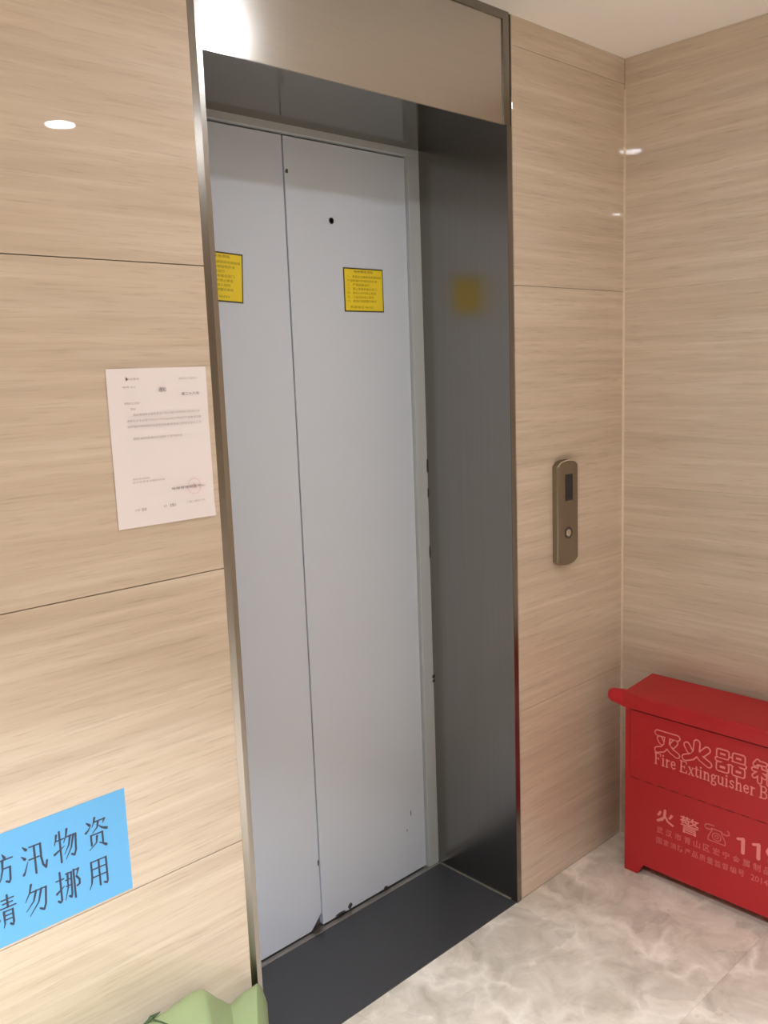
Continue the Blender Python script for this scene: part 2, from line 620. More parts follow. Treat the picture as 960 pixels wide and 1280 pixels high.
# edge profiles: flat strip then an outward bevel
bm = bmesh.new()
prism(bm, [(FX0, 0.004), (-0.0120, -0.0035), (-0.0120, 0.03), (FX0, 0.03)], 'z', 0.0, H)
obj('jamb_bevel', bm, M['edge'], es)
bm = bmesh.new()
prism(bm, [(-0.0120, -0.0035), (DX0, -0.0035), (DX0, D), (-0.0120, D)], 'z', 0.0, H)
obj('jamb_face', bm, M['face'], es)
bm = bmesh.new()
prism(bm, [(DX1 + 0.0002, -0.0035), (0.9240, -0.0035), (0.9330, 0.0035), (0.9330, 0.03), (DX1, 0.03)], 'z', 0.0, H)
obj('jamb_bevel', bm, M['edge'], es)
bm = bmesh.new()
prism(bm, [(0.9330, 0.0030), (FX1 + 0.001, 0.0030), (FX1 + 0.001, 0.03), (0.9330, 0.03)], 'z', 0.0, H)
obj('sealant_strip', bm, M['seal'], es)
bm = bmesh.new()
box(bm, DX1 - 0.0006, DX1 + 0.02, -0.0030, D + 0.03, 0.0, ZT)
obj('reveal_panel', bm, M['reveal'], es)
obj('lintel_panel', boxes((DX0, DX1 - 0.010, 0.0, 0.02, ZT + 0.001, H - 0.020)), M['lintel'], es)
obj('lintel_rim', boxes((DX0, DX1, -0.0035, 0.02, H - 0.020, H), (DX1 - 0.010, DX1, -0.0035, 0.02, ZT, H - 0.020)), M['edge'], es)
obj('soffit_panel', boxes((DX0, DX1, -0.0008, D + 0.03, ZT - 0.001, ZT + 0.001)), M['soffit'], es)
obj('caulk_line', boxes((DX1 - 0.005, DX1, 0.02, D, 0.003, 0.0065)), M['dust'], es)
obj('sill', boxes((DX0 - 0.02, DX1 + 0.0, 0.0, D - 0.007, -0.010, 0.003), bev=0.0008), M['sill'], es)

# ------------------------------------------------------------------ elevator door (door_1)
ed = bpy.data.objects.new('door_1', None)
ed.location = (0, D, 0)
COL.objects.link(ed)
struct(ed, 'pale grey two panel sliding elevator door', 'door')
XS = 0.4339
YD = 0.012
obj('jamb', boxes((0.866, DX1, 0.0, 0.06, 0.003, 2.178), bev=0.001), M['jamb'], ed)
obj('jamb', boxes((DX0, 0.022, 0.0, 0.06, 0.003, 2.178), bev=0.001), M['jamb'], ed)
obj('header', boxes((DX0, DX1, 0.0, 0.06, 2.178, ZT), bev=0.001), M['jamb'], ed)
pr = boxes((XS + 0.0022, 0.8645, YD, YD + 0.03, 0.007, 2.174), bev=0.0015)
obj('door_panel', pr, M['door'], ed)
pl = bmesh.new()    # the left panel has its lower right corner broken off
prism(pl, [(0.023, 0.007), (0.394, 0.007), (0.4300, 0.046), (XS - 0.0022, 0.049), (XS - 0.0022, 2.174), (0.023, 2.174)], 'y', YD, YD + 0.03)
bmesh.ops.bevel(pl, geom=list(pl.edges), offset=0.0012, segments=1, affect='EDGES')
obj('door_panel', pl, M['door'], ed)
obj('backing', boxes((0.0, DX1, 0.065, 0.07, 0.0, 2.21)), M['black'], ed)
obj('kick_plate', boxes((0.375, XS - 0.001, YD + 0.012, YD + 0.028, 0.006, 0.07)), M['chip'], ed)
obj('threshold', boxes((DX0, DX1, -0.007, 0.064, -0.010, 0.0042), bev=0.0006), M['alu'], ed)
# release hole: a small collar with a dark bore
bm = bmesh.new()
lp = []
for rr, yy in ((0.0085, 0.0), (0.0082, -0.0012), (0.0068, -0.0012), (0.0062, 0.0015)):
    lp.append([(0.5836 + rr * math.cos(2 * math.pi * k / 20), YD + yy, 1.9795 + rr * math.sin(2 * math.pi * k / 20)) for k in range(20)])
loft(bm, lp, True, True)
lh = smooth(obj('release_lock', bm, M['chip'], ed))
# paint chips: small irregular flakes of bare steel
def chip(pts, y):
    bm = bmesh.new()
    prism(bm, pts, 'y', y - 0.0004, y + 0.0006)
    obj('paint_chip', bm, M['chip'], ed)


rc = random.Random(3)
def flake(cx, cz, rx, rz, y):
    chip([(cx + rx * math.cos(a) * rc.uniform(.6, 1.1), cz + rz * math.sin(a) * rc.uniform(.6, 1.1)) for a in [k * math.pi / 4 for k in range(8)]], y)


for cx, cz, rx, rz, y in ((0.9085, 1.296, 0.0030, 0.028, 0), (0.9088, 1.215, 0.0026, 0.018, 0), (0.9075, 0.632, 0.004, 0.009, 0),
                          (0.9070, 0.617, 0.003, 0.006, 0), (0.4430, 2.088, 0.006, 0.007, YD), (0.4285, 0.205, 0.003, 0.012, YD),
                          (0.502, 0.012, 0.020, 0.005, YD), (0.540, 0.018, 0.010, 0.011, YD), (0.908, 1.03, 0.0016, 0.03, 0),
                          (0.803, 0.21, 0.002, 0.012, YD), (0.784, 0.16, 0.0016, 0.007, YD), (0.684, 0.012, 0.010, 0.005, YD)):
    flake(cx, cz, rx, rz, y)


# ------------------------------------------------------------------ print: strokes and text as thin meshes
def stroke_bm(bm, pts, wid, z=0.0, n=6, ends=True):
    """flat round-ended stroke in the x-y plane; wid = radius or list of radii per point"""
    k = len(pts)
    ws = wid if isinstance(wid, (list, tuple)) else [wid] * k
    P = [Vector((p[0], p[1])) for p in pts]
    for i in range(k - 1):
        a, b = P[i], P[i + 1]
        d = b - a
        if d.length < 1e-9:
            continue
        ang = math.atan2(d.y, d.x)
        loop = []
        for j in range(n + 1):
            t = ang + math.pi / 2 + math.pi * j / n
            loop.append((a.x + ws[i] * math.cos(t), a.y + ws[i] * math.sin(t), z))
        for j in range(n + 1):
            t = ang - math.pi / 2 + math.pi * j / n
            loop.append((b.x + ws[i + 1] * math.cos(t), b.y + ws[i + 1] * math.sin(t), z))
        bm.faces.new([bm.verts.new(p) for p in loop])
        z += 0.000002
    return bm


def text_bm(body, size=1.0, offset=0.0):
    c = bpy.data.curves.new('t', 'FONT')
    c.body = body
    c.size = size
    c.offset = offset
    c.resolution_u = 2
    o = bpy.data.objects.new('t', c)
    COL.objects.link(o)
    bpy.context.view_layer.update()
    me = bpy.data.meshes.new_from_object(o.evaluated_get(bpy.context.evaluated_depsgraph_get()))
    bm = bmesh.new()
    bm.from_mesh(me)
    bpy.data.objects.remove(o)
    bpy.data.curves.remove(c)
    bpy.data.meshes.remove(me)
    return bm


def fit_text(body, u0, u1, v0, v1, offset=0.0):
    """text squeezed into the rectangle u0..u1, v0..v1"""
    bm = text_bm(body, 1.0, offset)
    xs = [v.co.x for v in bm.verts]
    ys = [v.co.y for v in bm.verts]
    ax, bx_, ay, by_ = min(xs), max(xs), min(ys), max(ys)
    for v in bm.verts:
        v.co.x = u0 + (v.co.x - ax) / (bx_ - ax) * (u1 - u0)
        v.co.y = v0 + (v.co.y - ay) / (by_ - ay) * (v1 - v0)
        v.co.z = 0
    return bm


def join_into(dst, src):
    me = bpy.data.meshes.new('tmp')
    src.to_mesh(me)
    src.free()
    dst.from_mesh(me)
    bpy.data.meshes.remove(me)


def stand(bm, rows):
    """apply a 3x4 mapping given by (origin, udir, vdir, ndir)"""
    o, u, v, n = [Vector(r) for r in rows]
    for vt in bm.verts:
        x, y, z = vt.co
        vt.co = o + u * x + v * y + n * z
    return bm


WALL = lambda x, y, z: ((x, y, z), (1, 0, 0), (0, 0, 1), (0, -1, 0))     # faces -y


def put(name, bm, frame, mat, parent):
    stand(bm, frame)
    me = bpy.data.meshes.new(name)
    bm.to_mesh(me)
    bm.free()
    me.materials.append(mat)
    n = Vector(frame[3])
    me.update()
    for p in me.polygons:
        if p.normal.dot(n) < 0:
            p.flip()
    o = bpy.data.objects.new(name, me)
    COL.objects.link(o)
    o.parent = parent
    return o


# ------------------------------------------------------------------ yellow notices on the door
def sticker(label, cx, cz, wd, ht, rot):
    y = D + YD - 0.0004
    t = thing('warning_sticker', label, 'sticker', (cx, y, cz), 0, 'yellow notices on the elevator door')
    t.rotation_euler = (0, rot, 0)
    obj('border', boxes((-wd / 2, wd / 2, -0.0006, 0.0003, -ht / 2, ht / 2)), M['yborder'], t)
    b = 0.0036
    obj('face', boxes((-wd / 2 + b, wd / 2 - b, -0.0010, -0.0004, -ht / 2 + b, ht / 2 - b)), M['yellow'], t)
    bm = fit_text('电梯乘坐须知', -wd * 0.24, wd * 0.24, ht * 0.385, ht * 0.445, 0.01)
    lines = [('一、乘客应正确使用电梯候梯', .86), ('厅或轿厢内的按钮和开关', .76), ('二、严禁超载运行', .56), ('三、禁止倚靠和撞击层门', .74),
             ('四、发生火灾时禁止乘坐', .72), ('五、儿童应由成人陪同', .66), ('六、被困时请按警铃等待', .72)]
    z = ht * 0.30
    for s, f in lines:
        join_into(bm, fit_text(s, -wd * 0.42, -wd * 0.42 + wd * f, z - ht * 0.030, z + ht * 0.030, 0.0))
        z -= ht * 0.092
    join_into(bm, fit_text('救援电话 96333', -wd * 0.36, wd * 0.22, -ht * 0.42, -ht * 0.36, 0.0))
    put('printed_text', bm, WALL(0, -0.0012, 0), M['yink'], t)['kind'] = 'stuff'


sticker('square yellow notice with dark border on the wide right door panel', 0.6903, 1.8033, 0.1462, 0.1175, 0.0)
sticker('yellow notice on the left door panel, cut off by the steel door frame', 0.2178, 1.8201, 0.1462, 0.1175, 0.05)

# ------------------------------------------------------------------ white notice on the wall
pn = thing('paper_notice', 'white printed paper notice taped to the tiles left of the elevator', 'notice', (-0.144, -0.0004, 1.4546))
bm = bmesh.new()      # sheet with faint waviness and curling lower edge
nx_, nz_ = 12, 18
grid = [[None] * (nz_ + 1) for _ in range(nx_ + 1)]
for i in range(nx_ + 1):
    for j in range(nz_ + 1):
        u, v = i / nx_, j / nz_
        x = (u - .5) * .21
        z = (v - .5) * .297
        lift = 0.0008 + 0.0008 * math.sin(u * 7 + 1) * math.sin(v * 5) ** 2 + 0.003 * max(0, 0.12 - v) / 0.12 * (0.4 + 0.6 * u)
        grid[i][j] = bm.verts.new((x, -lift, z))
for i in range(nx_):
    for j in range(nz_):
        bm.faces.new((grid[i][j], grid[i + 1][j], grid[i + 1][j + 1], grid[i][j + 1]))
ext = bmesh.ops.extrude_face_region(bm, geom=list(bm.faces))
for e in ext['geom']:
    if isinstance(e, bmesh.types.BMVert):
        e.co.y += 0.00025
smooth(obj('sheet', bm, M['paper'], pn), 60)
gi, di = bmesh.new(), bmesh.new()
for s, u0, u1, zc, h in (('物业服务', -.066, -.040, .129, .0042), ('管理有限公司 服务中心', .043, .085, .127, .0036), ('编号 001', -.075, -.050, .1145, .0034),
                         ('尊敬的业主客户', -.074, -.042, .0845, .0042), ('您好', -.0625, -.052, .0737, .0044),
                         ('因近期电梯设备需要进行例行维护保养和安全检测工作', -.0575, .0845, .063, .0046),
                         ('请各位业主合理安排出行时间由此给您带来的不便敬请谅解', -.072, .0868, .052, .0046),
                         ('维护期间电梯将暂停使用请走楼梯通道注意安全配合工作', -.0715, .0862, .0412, .0046),
                         ('特此通知感谢您的理解与支持配合', -.0614, .042, .0185, .0044),
                         ('服务电话联系', -.0698, -.034, -.0572, .0036), ('投诉监督电话服务热线', -.0702, -.0025, -.0631, .0036),
                         ('二零二零年六月', .0405, .0825, -.1138, .0040), ('日期', -.0692, -.060, -.1158, .0040), ('审核', -.0092, -.002, -.1155, .0040)):
    join_into(gi, fit_text(s, u0, u1, zc - h / 2, zc + h / 2))
for s, u0, u1, zc, h in (('通知', -.0017, .0137, .1075, .0085), ('第二十六号', .0468, .0856, .0975, .0058), ('电梯管理服务中心', .0113, .0855, -.084, .0050),
                         ('签发', -.056, -.046, -.1160, .0058), ('主管人', .0035, .0176, -.1152, .0058)):
    join_into(di, fit_text(s, u0, u1, zc - h / 2, zc + h / 2))
stroke_bm(di, [(-.0665, .1318), (-.0665, .1262)], .0007)
stroke_bm(di, [(-.0665, .1312), (-.0640, .1290), (-.0665, .1266)], .0009)
put('printed_text', gi, WALL(0, -0.0028, 0), M['ink'], pn)['kind'] = 'stuff'
put('printed_text', di, WALL(0, -0.0029, 0), M['ink_dark'], pn)['kind'] = 'stuff'
st = bmesh.new()
ring = [(.0610 + .0150 * math.cos(k * math.pi / 12), -.084 + .0150 * math.sin(k * math.pi / 12)) for k in range(25)]
stroke_bm(st, ring, .0006)
stroke_bm(st, [(.0610 + .006 * math.cos(math.pi / 2 + k * 4 * math.pi / 5), -.084 + .006 * math.sin(math.pi / 2 + k * 4 * math.pi / 5)) for k in range(6)], .0006)
put('red_stamp', st, WALL(0, -0.0026, 0), M['ink_red'], pn)

# ------------------------------------------------------------------ blue sign
bs = thing('blue_sign', 'sky blue paper sign with black Chinese writing low on the left wall', 'sign', (-0.4325, -0.0004, 0.7035))
bm = bmesh.new()
xa, xb, za, zb = -0.148, 0.149, -0.107, 0.1025
box(bm, xa, xb, -0.0008, 0.0002, za, zb)
obj('sheet', bm, M['blue'], bs)
# hand-written stroke tables on a 100 grid: (points, radii)
Hh = lambda *p: (list(p), 2.3)
Vv = lambda *p: (list(p), 3.3)


def taper(p, a, b):
    n = len(p) - 1
    return (list(p), [a + (b - a) * i / n for i in range(n + 1)])


Pi = lambda *p: taper(p, 3.8, 1.2)
Na = lambda *p: taper(p, 1.4, 4.6)
Do = lambda *p: taper(p, 1.4, 4.6)
Ti = lambda *p: taper(p, 4.0, 1.2)
SONG = {
    '防': [Hh((10, 88), (32, 88)), Pi((32, 88), (24, 66)), Vv((24, 66), (34, 54), (34, 42), (25, 38)), Vv((12, 90), (12, 2)),
          Do((62, 96), (69, 84)), Hh((40, 78), (97, 78)), Pi((61, 78), (58, 48), (50, 24), (36, 4)), Hh((59, 52), (86, 52)), Vv((86, 52), (83, 14), (78, 6), (68, 12))],
    '汛': [Do((12, 94), (24, 82)), Do((5, 66), (17, 55)), Ti((8, 8), (14, 16), (27, 44)), Hh((36, 86), (78, 86)),
          Vv((78, 86), (77, 44), (82, 18), (92, 6), (97, 26)), Hh((32, 48), (70, 48)), Vv((54, 86), (54, 0))],
    '物': [Pi((16, 90), (13, 76), (6, 60)), Hh((12, 72), (44, 72)), Vv((28, 98), (28, 0)), Ti((4, 32), (44, 48)), Pi((58, 98), (53, 78), (42, 58)),
          Hh((54, 74), (91, 74)), Vv((91, 74), (87, 22), (80, 8), (70, 14)), Pi((69, 74), (61, 46), (42, 22)), Pi((82, 74), (70, 36), (46, 4))],
    '资': [Do((12, 92), (24, 82)), Ti((8, 60), (18, 66), (30, 80)), Pi((47, 99), (42, 84), (34, 72)), Hh((44, 86), (86, 86)), Pi((86, 86), (79, 74)),
          Pi((60, 84), (55, 66), (34, 52)), Na((60, 72), (74, 60), (93, 53)), Vv((27, 46), (27, 14)), Hh((27, 46), (74, 46)), Vv((74, 46), (74, 14)),
          Pi((51, 38), (47, 18), (16, 0)), Do((58, 15), (72, 9), (86, 0))],
    '请': [Do((16, 94), (27, 82)), Hh((5, 60), (24, 60)), Vv((24, 60), (24, 16)), Ti((24, 16), (38, 30)), Hh((46, 86), (91, 86)), Hh((50, 74), (86, 74)),
          Hh((40, 61), (97, 61)), Vv((68, 98), (68, 61)), Pi((52, 50), (52, 14), (47, 2)), Hh((52, 50), (84, 50)), Vv((84, 50), (84, 10), (80, 2), (72, 8)),
          Hh((52, 37), (84, 37)), Hh((52, 24), (84, 24))],
    '勿': [Pi((34, 98), (26, 74), (8, 50)), Hh((27, 74), (88, 74)), Vv((88, 74), (82, 22), (74, 6), (60, 14)), Pi((50, 74), (38, 44), (8, 20)), Pi((70, 74), (56, 36), (20, 2))],
    '挪': [Hh((4, 74), (34, 74)), Vv((20, 98), (20, 8), (14, 3), (6, 10)), Ti((3, 34), (34, 50)), Hh((42, 86), (64, 86)), Vv((64, 86), (62, 18), (58, 6), (51, 12)),
          Hh((41, 66), (63, 66)), Hh((41, 46), (63, 46)), Pi((50, 86), (48, 40), (34, 4)), Hh((73, 88), (93, 88)), Pi((93, 88), (84, 66)),
          Vv((84, 66), (95, 52), (94, 38), (84, 35)), Vv((74, 90), (74, 0))],
    '用': [Vv((22, 88), (22, 40)), Pi((22, 40), (18, 18), (8, 2)), Hh((22, 88), (84, 88)), Vv((84, 88), (84, 10), (80, 3), (70, 8)), Hh((22, 63), (84, 63)),
          Hh((22, 37), (84, 37)), Vv((53, 88), (53, 4))],
}


def glyph(bm, strokes, u0, v0, su, sv, ratio=1.0, z=0.0):
    for pts, wd in strokes:
        s = su
        ws = [x * s * ratio for x in wd] if isinstance(wd, list) else wd * s * ratio
        stroke_bm(bm, [(u0 + a * su, v0 + b * sv) for a, b in pts], ws, z)
        z += 0.00001


for row, v0, xr in (('防汛物资', 0.7085 - 0.7035, -0.3235), ('请勿挪用', 0.6300 - 0.7035, -0.3260)):
    for i, chh in enumerate(row):
        u0 = xr - 0.0465 - (3 - i) * 0.0595 + 0.4325
        bm = bmesh.new()
        glyph(bm, SONG[chh], u0, v0, 0.000480, 0.000615, 1.25)
        put('printed_character', bm, WALL(0, -0.0010, 0), M['ink_blue'], bs)

# ------------------------------------------------------------------ call panel
cp = thing('call_panel', 'slim bronze steel elevator call panel with display and round button', 'panel', (1.1535, 0, 1.148))
HW, HH, SAG = 0.0510, 0.158, 0.020


def plate_loop(inset, y):
    hw, hh, sg = HW - inset, HH - inset, SAG
    pts = []
    for k in range(9):
        t = -1 + 2 * k / 8
        pts.append((hw * t, y, -(hh - sg) - sg * math.sqrt(max(0, 1 - t * t * 0.96)) ))
    for k in range(9):
        t = 1 - 2 * k / 8
        pts.append((hw * t, y, (hh - sg) + sg * math.sqrt(max(0, 1 - t * t * 0.96))))
    return pts


bm = bmesh.new()
loft(bm, [plate_loop(0, 0.0), plate_loop(0, -0.016), plate_loop(0.0015, -0.0185), plate_loop(0.0045, -0.0197)])
smooth(obj('plate', bm, M['panel'], cp), 25)
# polished end bands
for sgn in (1, -1):
    bm = bmesh.new()
    a = [p for p in plate_loop(0.0012, -0.0180) if p[2] * sgn > HH - SAG - 0.012]
    tube(bm, [(p[0] * 0.985, p[1] - 0.0005, p[2]) for p in a], 0.0018, 6)
    smooth(obj('end_bevel', bm, M['panel_end'], cp))
dz = obj('display', boxes((-0.0155, 0.0215, -0.0206, -0.019, 0.037, 0.116), bev=0.0004), M['glass'], cp)
bm = bmesh.new()
lp = []
bxc, bzc = -0.0010, -0.0585
for rr, yy in ((0.0180, -0.0190), (0.0180, -0.0215), (0.0165, -0.0225), (0.0125, -0.0225), (0.0122, -0.0200)):
    lp.append([(bxc + rr * math.cos(2 * math.pi * k / 28), yy, bzc + rr * math.sin(2 * math.pi * k / 28)) for k in range(28)])
loft(bm, lp)
br = smooth(obj('button_ring', bm, M['chip'], cp), 30)
bm = bmesh.new()
lp = []
for rr, yy in ((0.0115, -0.0190), (0.0115, -0.0212), (0.0105, -0.0222), (0.004, -0.0225)):
    lp.append([(bxc + rr * math.cos(2 * math.pi * k / 24), yy, bzc + rr * math.sin(2 * math.pi * k / 24)) for k in range(24)])
loft(bm, lp)
smooth(obj('button', bm, M['panel_end'], br), 30)

# ------------------------------------------------------------------ fire extinguisher box
BX, BY, BL = 1.290, -0.1315, 0.607       # front plane, left end, length along -y
fb = thing('fire_extinguisher_box', 'red metal fire extinguisher box with pale lettering standing on the floor', 'box', (BX, BY, 0))
# body is modelled in local coords: x = depth (+ into wall), y = -length
BD = 0.150
bm = bmesh.new()
fz = 0.036
front = [(0, 0), (-0.045, 0.0), (-0.066, fz), (-BL + 0.066, fz), (-BL + 0.045, 0.0), (-BL, 0.0), (-BL, 0.548), (0, 0.548)]
prism(bm, front, 'x', 0.0, 0.0015)                       # front sheet with feet
box(bm, 0.0015, BD, -0.0015, 0.0, fz, 0.548)              # left side
box(bm, 0.0015, BD, -BL, -BL + 0.0015, fz, 0.548)         # right side
box(bm, BD, BD + 0.0015, -BL, 0.0, 0.0, 0.548)            # back
box(bm, 0.0015, BD, -BL, 0.0, fz, fz + 0.0015)            # bottom
prism(bm, [(0.0, 0.0), (0.030, 0.0), (0.045, fz), (0.0, fz)], 'y', -0.0015, 0.0)
prism(bm, [(BD, 0.0), (BD - 0.030, 0.0), (BD - 0.045, fz), (BD, fz)], 'y', -0.0015, 0.0)
obj('body', bm, M['red'], fb)
# lid: cap with folded front lip and rounded nose
LZ0, LZT = 0.541, 0.5880
prof = [(-0.012, LZ0), (-0.0125, LZ0 + 0.030)]
for k in range(6):
    a = math.pi - k * math.pi / 2 / 5 * 0.95
    prof.append((-0.0125 + 0.012 + 0.012 * math.cos(a), LZT - 0.014 + 0.012 * math.sin(a)))
prof += [(BD + 0.012, LZT + 0.0115), (BD + 0.012, LZT - 0.03), (BD + 0.009, LZT - 0.03), (BD + 0.009, LZT + 0.008), (0.0, LZT - 0.006), (-0.008, LZT - 0.016), (-0.009, LZ0)]
bm = bmesh.new()
prism(bm, prof, 'y', 0.004, -BL - 0.004)
lid = smooth(obj('lid', bm, M['red'], fb), 35)
sidep = [(-0.012, LZ0), (BD + 0.009, LZT - 0.03), (BD + 0.009, LZT + 0.010), (0.0, LZT - 0.0045), (-0.008, LZT - 0.010), (-0.012, LZT - 0.018)]
for ya, yb in ((0.004, 0.0025), (-BL - 0.0025, -BL - 0.004)):
    bm = bmesh.new()
    prism(bm, sidep, 'y', ya, yb)
    obj('lid_end', bm, M['red'], lid)
# red plastic knob on the end of the lid lip
bm = bmesh.new()
lp = []
for yy, rr in ((0.003, 0.0255), (0.014, 0.0275), (0.030, 0.0250), (0.052, 0.0220), (0.062, 0.0180), (0.065, 0.011)):
    lp.append([(0.012 + rr * 0.75 * math.cos(2 * math.pi * k / 16), yy, 0.560 + rr * math.sin(2 * math.pi * k / 16)) for k in range(16)])
loft(bm, lp)
smooth(obj('end_knob', bm, M['red_knob'], fb), 50)
# drop-down front flap: proud plate; the gap's shade is painted as a dark red rim
bm = bmesh.new()
box(bm, -0.0022, 0.0, -BL + 0.018, -0.018, 0.3165, 0.534, bev=0.0008)
flap = obj('flap', bm, M['red'], fb)
bm = bmesh.new()
box(bm, -0.0004, 0.0006, -BL + 0.0165, -0.0165, 0.3140, 0.5355)
obj('flap_gap_shade', bm, simple('gap_shade_red', srgb(70, 10, 14), 0.6), fb)
for k in range(12):
    yk = -0.05 - k * 0.043
    bm = bmesh.new()
    tube(bm, [(-0.0012, yk, 0.3150), (-0.0012, yk - 0.018, 0.3150)], 0.0014, 6)
    obj('hinge_knuckle', bm, M['red'], flap)

FACE = lambda off: ((off, -BY * 0, 0), (0, -1, 0), (0, 0, 1), (-1, 0, 0))   # u measured from the left end
U = lambda y: -(y) + BY                                                     # world -y distance -> local u
# outlined title characters: fat pale strokes with thinner red strokes laid over them
FAT = {
    '灭': [[(10, 92), (90, 92)], [(20, 66), (27, 52)], [(82, 68), (72, 52)], [(50, 76), (47, 42), (32, 20), (10, 10)], [(50, 46), (66, 24), (90, 10)]],
    '火': [[(14, 70), (24, 48)], [(86, 74), (70, 52)], [(50, 94), (47, 46), (32, 22), (8, 8)], [(50, 50), (66, 26), (92, 8)]],
    '器': [[(12, 92), (38, 92), (38, 70), (12, 70), (12, 92)], [(62, 92), (88, 92), (88, 70), (62, 70), (62, 92)], [(8, 52), (92, 52)], [(50, 68), (46, 52), (24, 36)], [(52, 52), (76, 36)],
          [(12, 32), (38, 32), (38, 8), (12, 8), (12, 32)], [(62, 32), (88, 32), (88, 8), (62, 8), (62, 32)]],
    '箱': [[(20, 96), (12, 80)], [(20, 90), (44, 90)], [(62, 96), (54, 80)], [(62, 90), (92, 90)], [(8, 56), (46, 56)], [(28, 70), (28, 6)], [(28, 50), (10, 26)], [(30, 46), (44, 32)],
          [(58, 62), (88, 62), (88, 6), (58, 6), (58, 62)], [(58, 44), (88, 44)], [(58, 25), (88, 25)]],
}
for chh, ya, yb, za, zb in (('灭', 0.2335, 0.3130, 0.4250, 0.4905), ('火', 0.3235, 0.4100, 0.4290, 0.4930), ('器', 0.4210, 0.5135, 0.4270, 0.4910), ('箱', 0.5260, 0.6120, 0.4270, 0.4910)):
    su, sv = (yb - ya) / 100, (zb - za) / 100
    R_o = 13.0 if chh in '灭火' else 9.0
    R_i = R_o - 4.6
    outer, inner = bmesh.new(), bmesh.new()
    glyph(outer, [(s, R_o) for s in FAT[chh]], ya + BY, za, su, sv)
    glyph(inner, [(s, R_i) for s in FAT[chh]], ya + BY, za, su, sv, 1.0, 0.0)
    oc = put('title_character', outer, FACE(-0.0024), M['pink'], flap)
    join = put('title_infill', inner, FACE(-0.0029), M['red'], flap)
# serif English line
SER = {
    'F': (52, [([(13, 0), (13, 70)], 5), ([(4, 0), (23, 0)], 2.5), ([(4, 69), (46, 69)], 3), ([(46, 69), (46, 55)], 3), ([(13, 37), (34, 37)], 3), ([(34, 44), (34, 30)], 2.5)]),
    'i': (26, [([(13, 0), (13, 46)], 5), ([(4, 0), (22, 0)], 2.5), ([(5, 46), (13, 46)], 2.5), ([(12, 63), (13, 64)], 6)]),
    'r': (36, [([(13, 0), (13, 46)], 5), ([(4, 0), (22, 0)], 2.5), ([(5, 46), (13, 46)], 2.5), ([(13, 32), (21, 43), (31, 43)], 4)]),
    'e': (42, [([(8, 26), (34, 26), (32, 40), (22, 47), (11, 39), (8, 24), (13, 8), (23, 1), (35, 9)], 4)]),
    'E': (58, [([(13, 0), (13, 70)], 5), ([(4, 69), (48, 69)], 3), ([(48, 69), (48, 56)], 3), ([(13, 36), (36, 36)], 3), ([(36, 43), (36, 29)], 2.5), ([(4, 1), (50, 1)], 3), ([(50, 1), (50, 16)], 3)]),
    'x': (44, [([(9, 46), (35, 0)], 5), ([(35, 46), (9, 0)], 3), ([(3, 46), (16, 46)], 2.5), ([(28, 46), (41, 46)], 2.5), ([(3, 0), (16, 0)], 2.5), ([(28, 0), (42, 0)], 2.5)]),
    't': (30, [([(14, 60), (14, 7), (20, 1), (28, 5)], 5), ([(4, 46), (27, 46)], 3)]),
    'n': (50, [([(13, 0), (13, 46)], 5), ([(4, 0), (22, 0)], 2.5), ([(5, 46), (13, 46)], 2.5), ([(13, 34), (23, 44), (33, 44), (38, 34), (38, 0)], 4.6), ([(30, 0), (47, 0)], 2.5)]),
    'g': (42, [([(20, 46), (9, 38), (9, 28), (20, 20), (31, 28), (31, 38), (20, 46)], 4), ([(31, 43), (40, 46)], 3.5), ([(12, 20), (10, 10), (32, 6), (38, -5), (28, -16), (10, -14), (7, -5), (14, 5)], 3.6)]),
    'u': (50, [([(12, 46), (12, 12), (18, 3), (28, 3), (38, 13)], 4.6), ([(38, 46), (38, 0)], 5), ([(4, 46), (12, 46)], 2.5), ([(30, 46), (38, 46)], 2.5), ([(38, 0), (47, 0)], 2.5)]),
    's': (38, [([(31, 38), (22, 46), (10, 40), (12, 28), (28, 20), (30, 8), (20, 1), (7, 9)], 4.2)]),
    'h': (50, [([(13, 0), (13, 70)], 5), ([(4, 0), (22, 0)], 2.5), ([(5, 70), (13, 70)], 2.5), ([(13, 34), (23, 44), (33, 44), (38, 34), (38, 0)], 4.6), ([(30, 0), (47, 0)], 2.5)]),
    'B': (58, [([(13, 0), (13, 70)], 5), ([(4, 69), (34, 69), (43, 60), (41, 44), (30, 37), (13, 37)], 3.6), ([(30, 37), (45, 28), (47, 12), (36, 1), (4, 1)], 3.8)]),
    'o': (44, [([(21, 46), (9, 36), (8, 22), (13, 6), (21, 1), (30, 6), (35, 22), (33, 38), (21, 46)], 4.4)]),
}
bm = bmesh.new()
cu = 0.2310
K = 0.000460
for chh in 'Fire Extinguisher Box':
    if chh == ' ':
        cu += 22 * K
        continue
    adv, strokes = SER[chh]
    glyph(bm, strokes, cu + BY, 0.3855, K, 0.00050)
    cu += adv * K
put('printed_text', bm, FACE(-0.0024), M['pink'], flap)['kind'] = 'stuff'
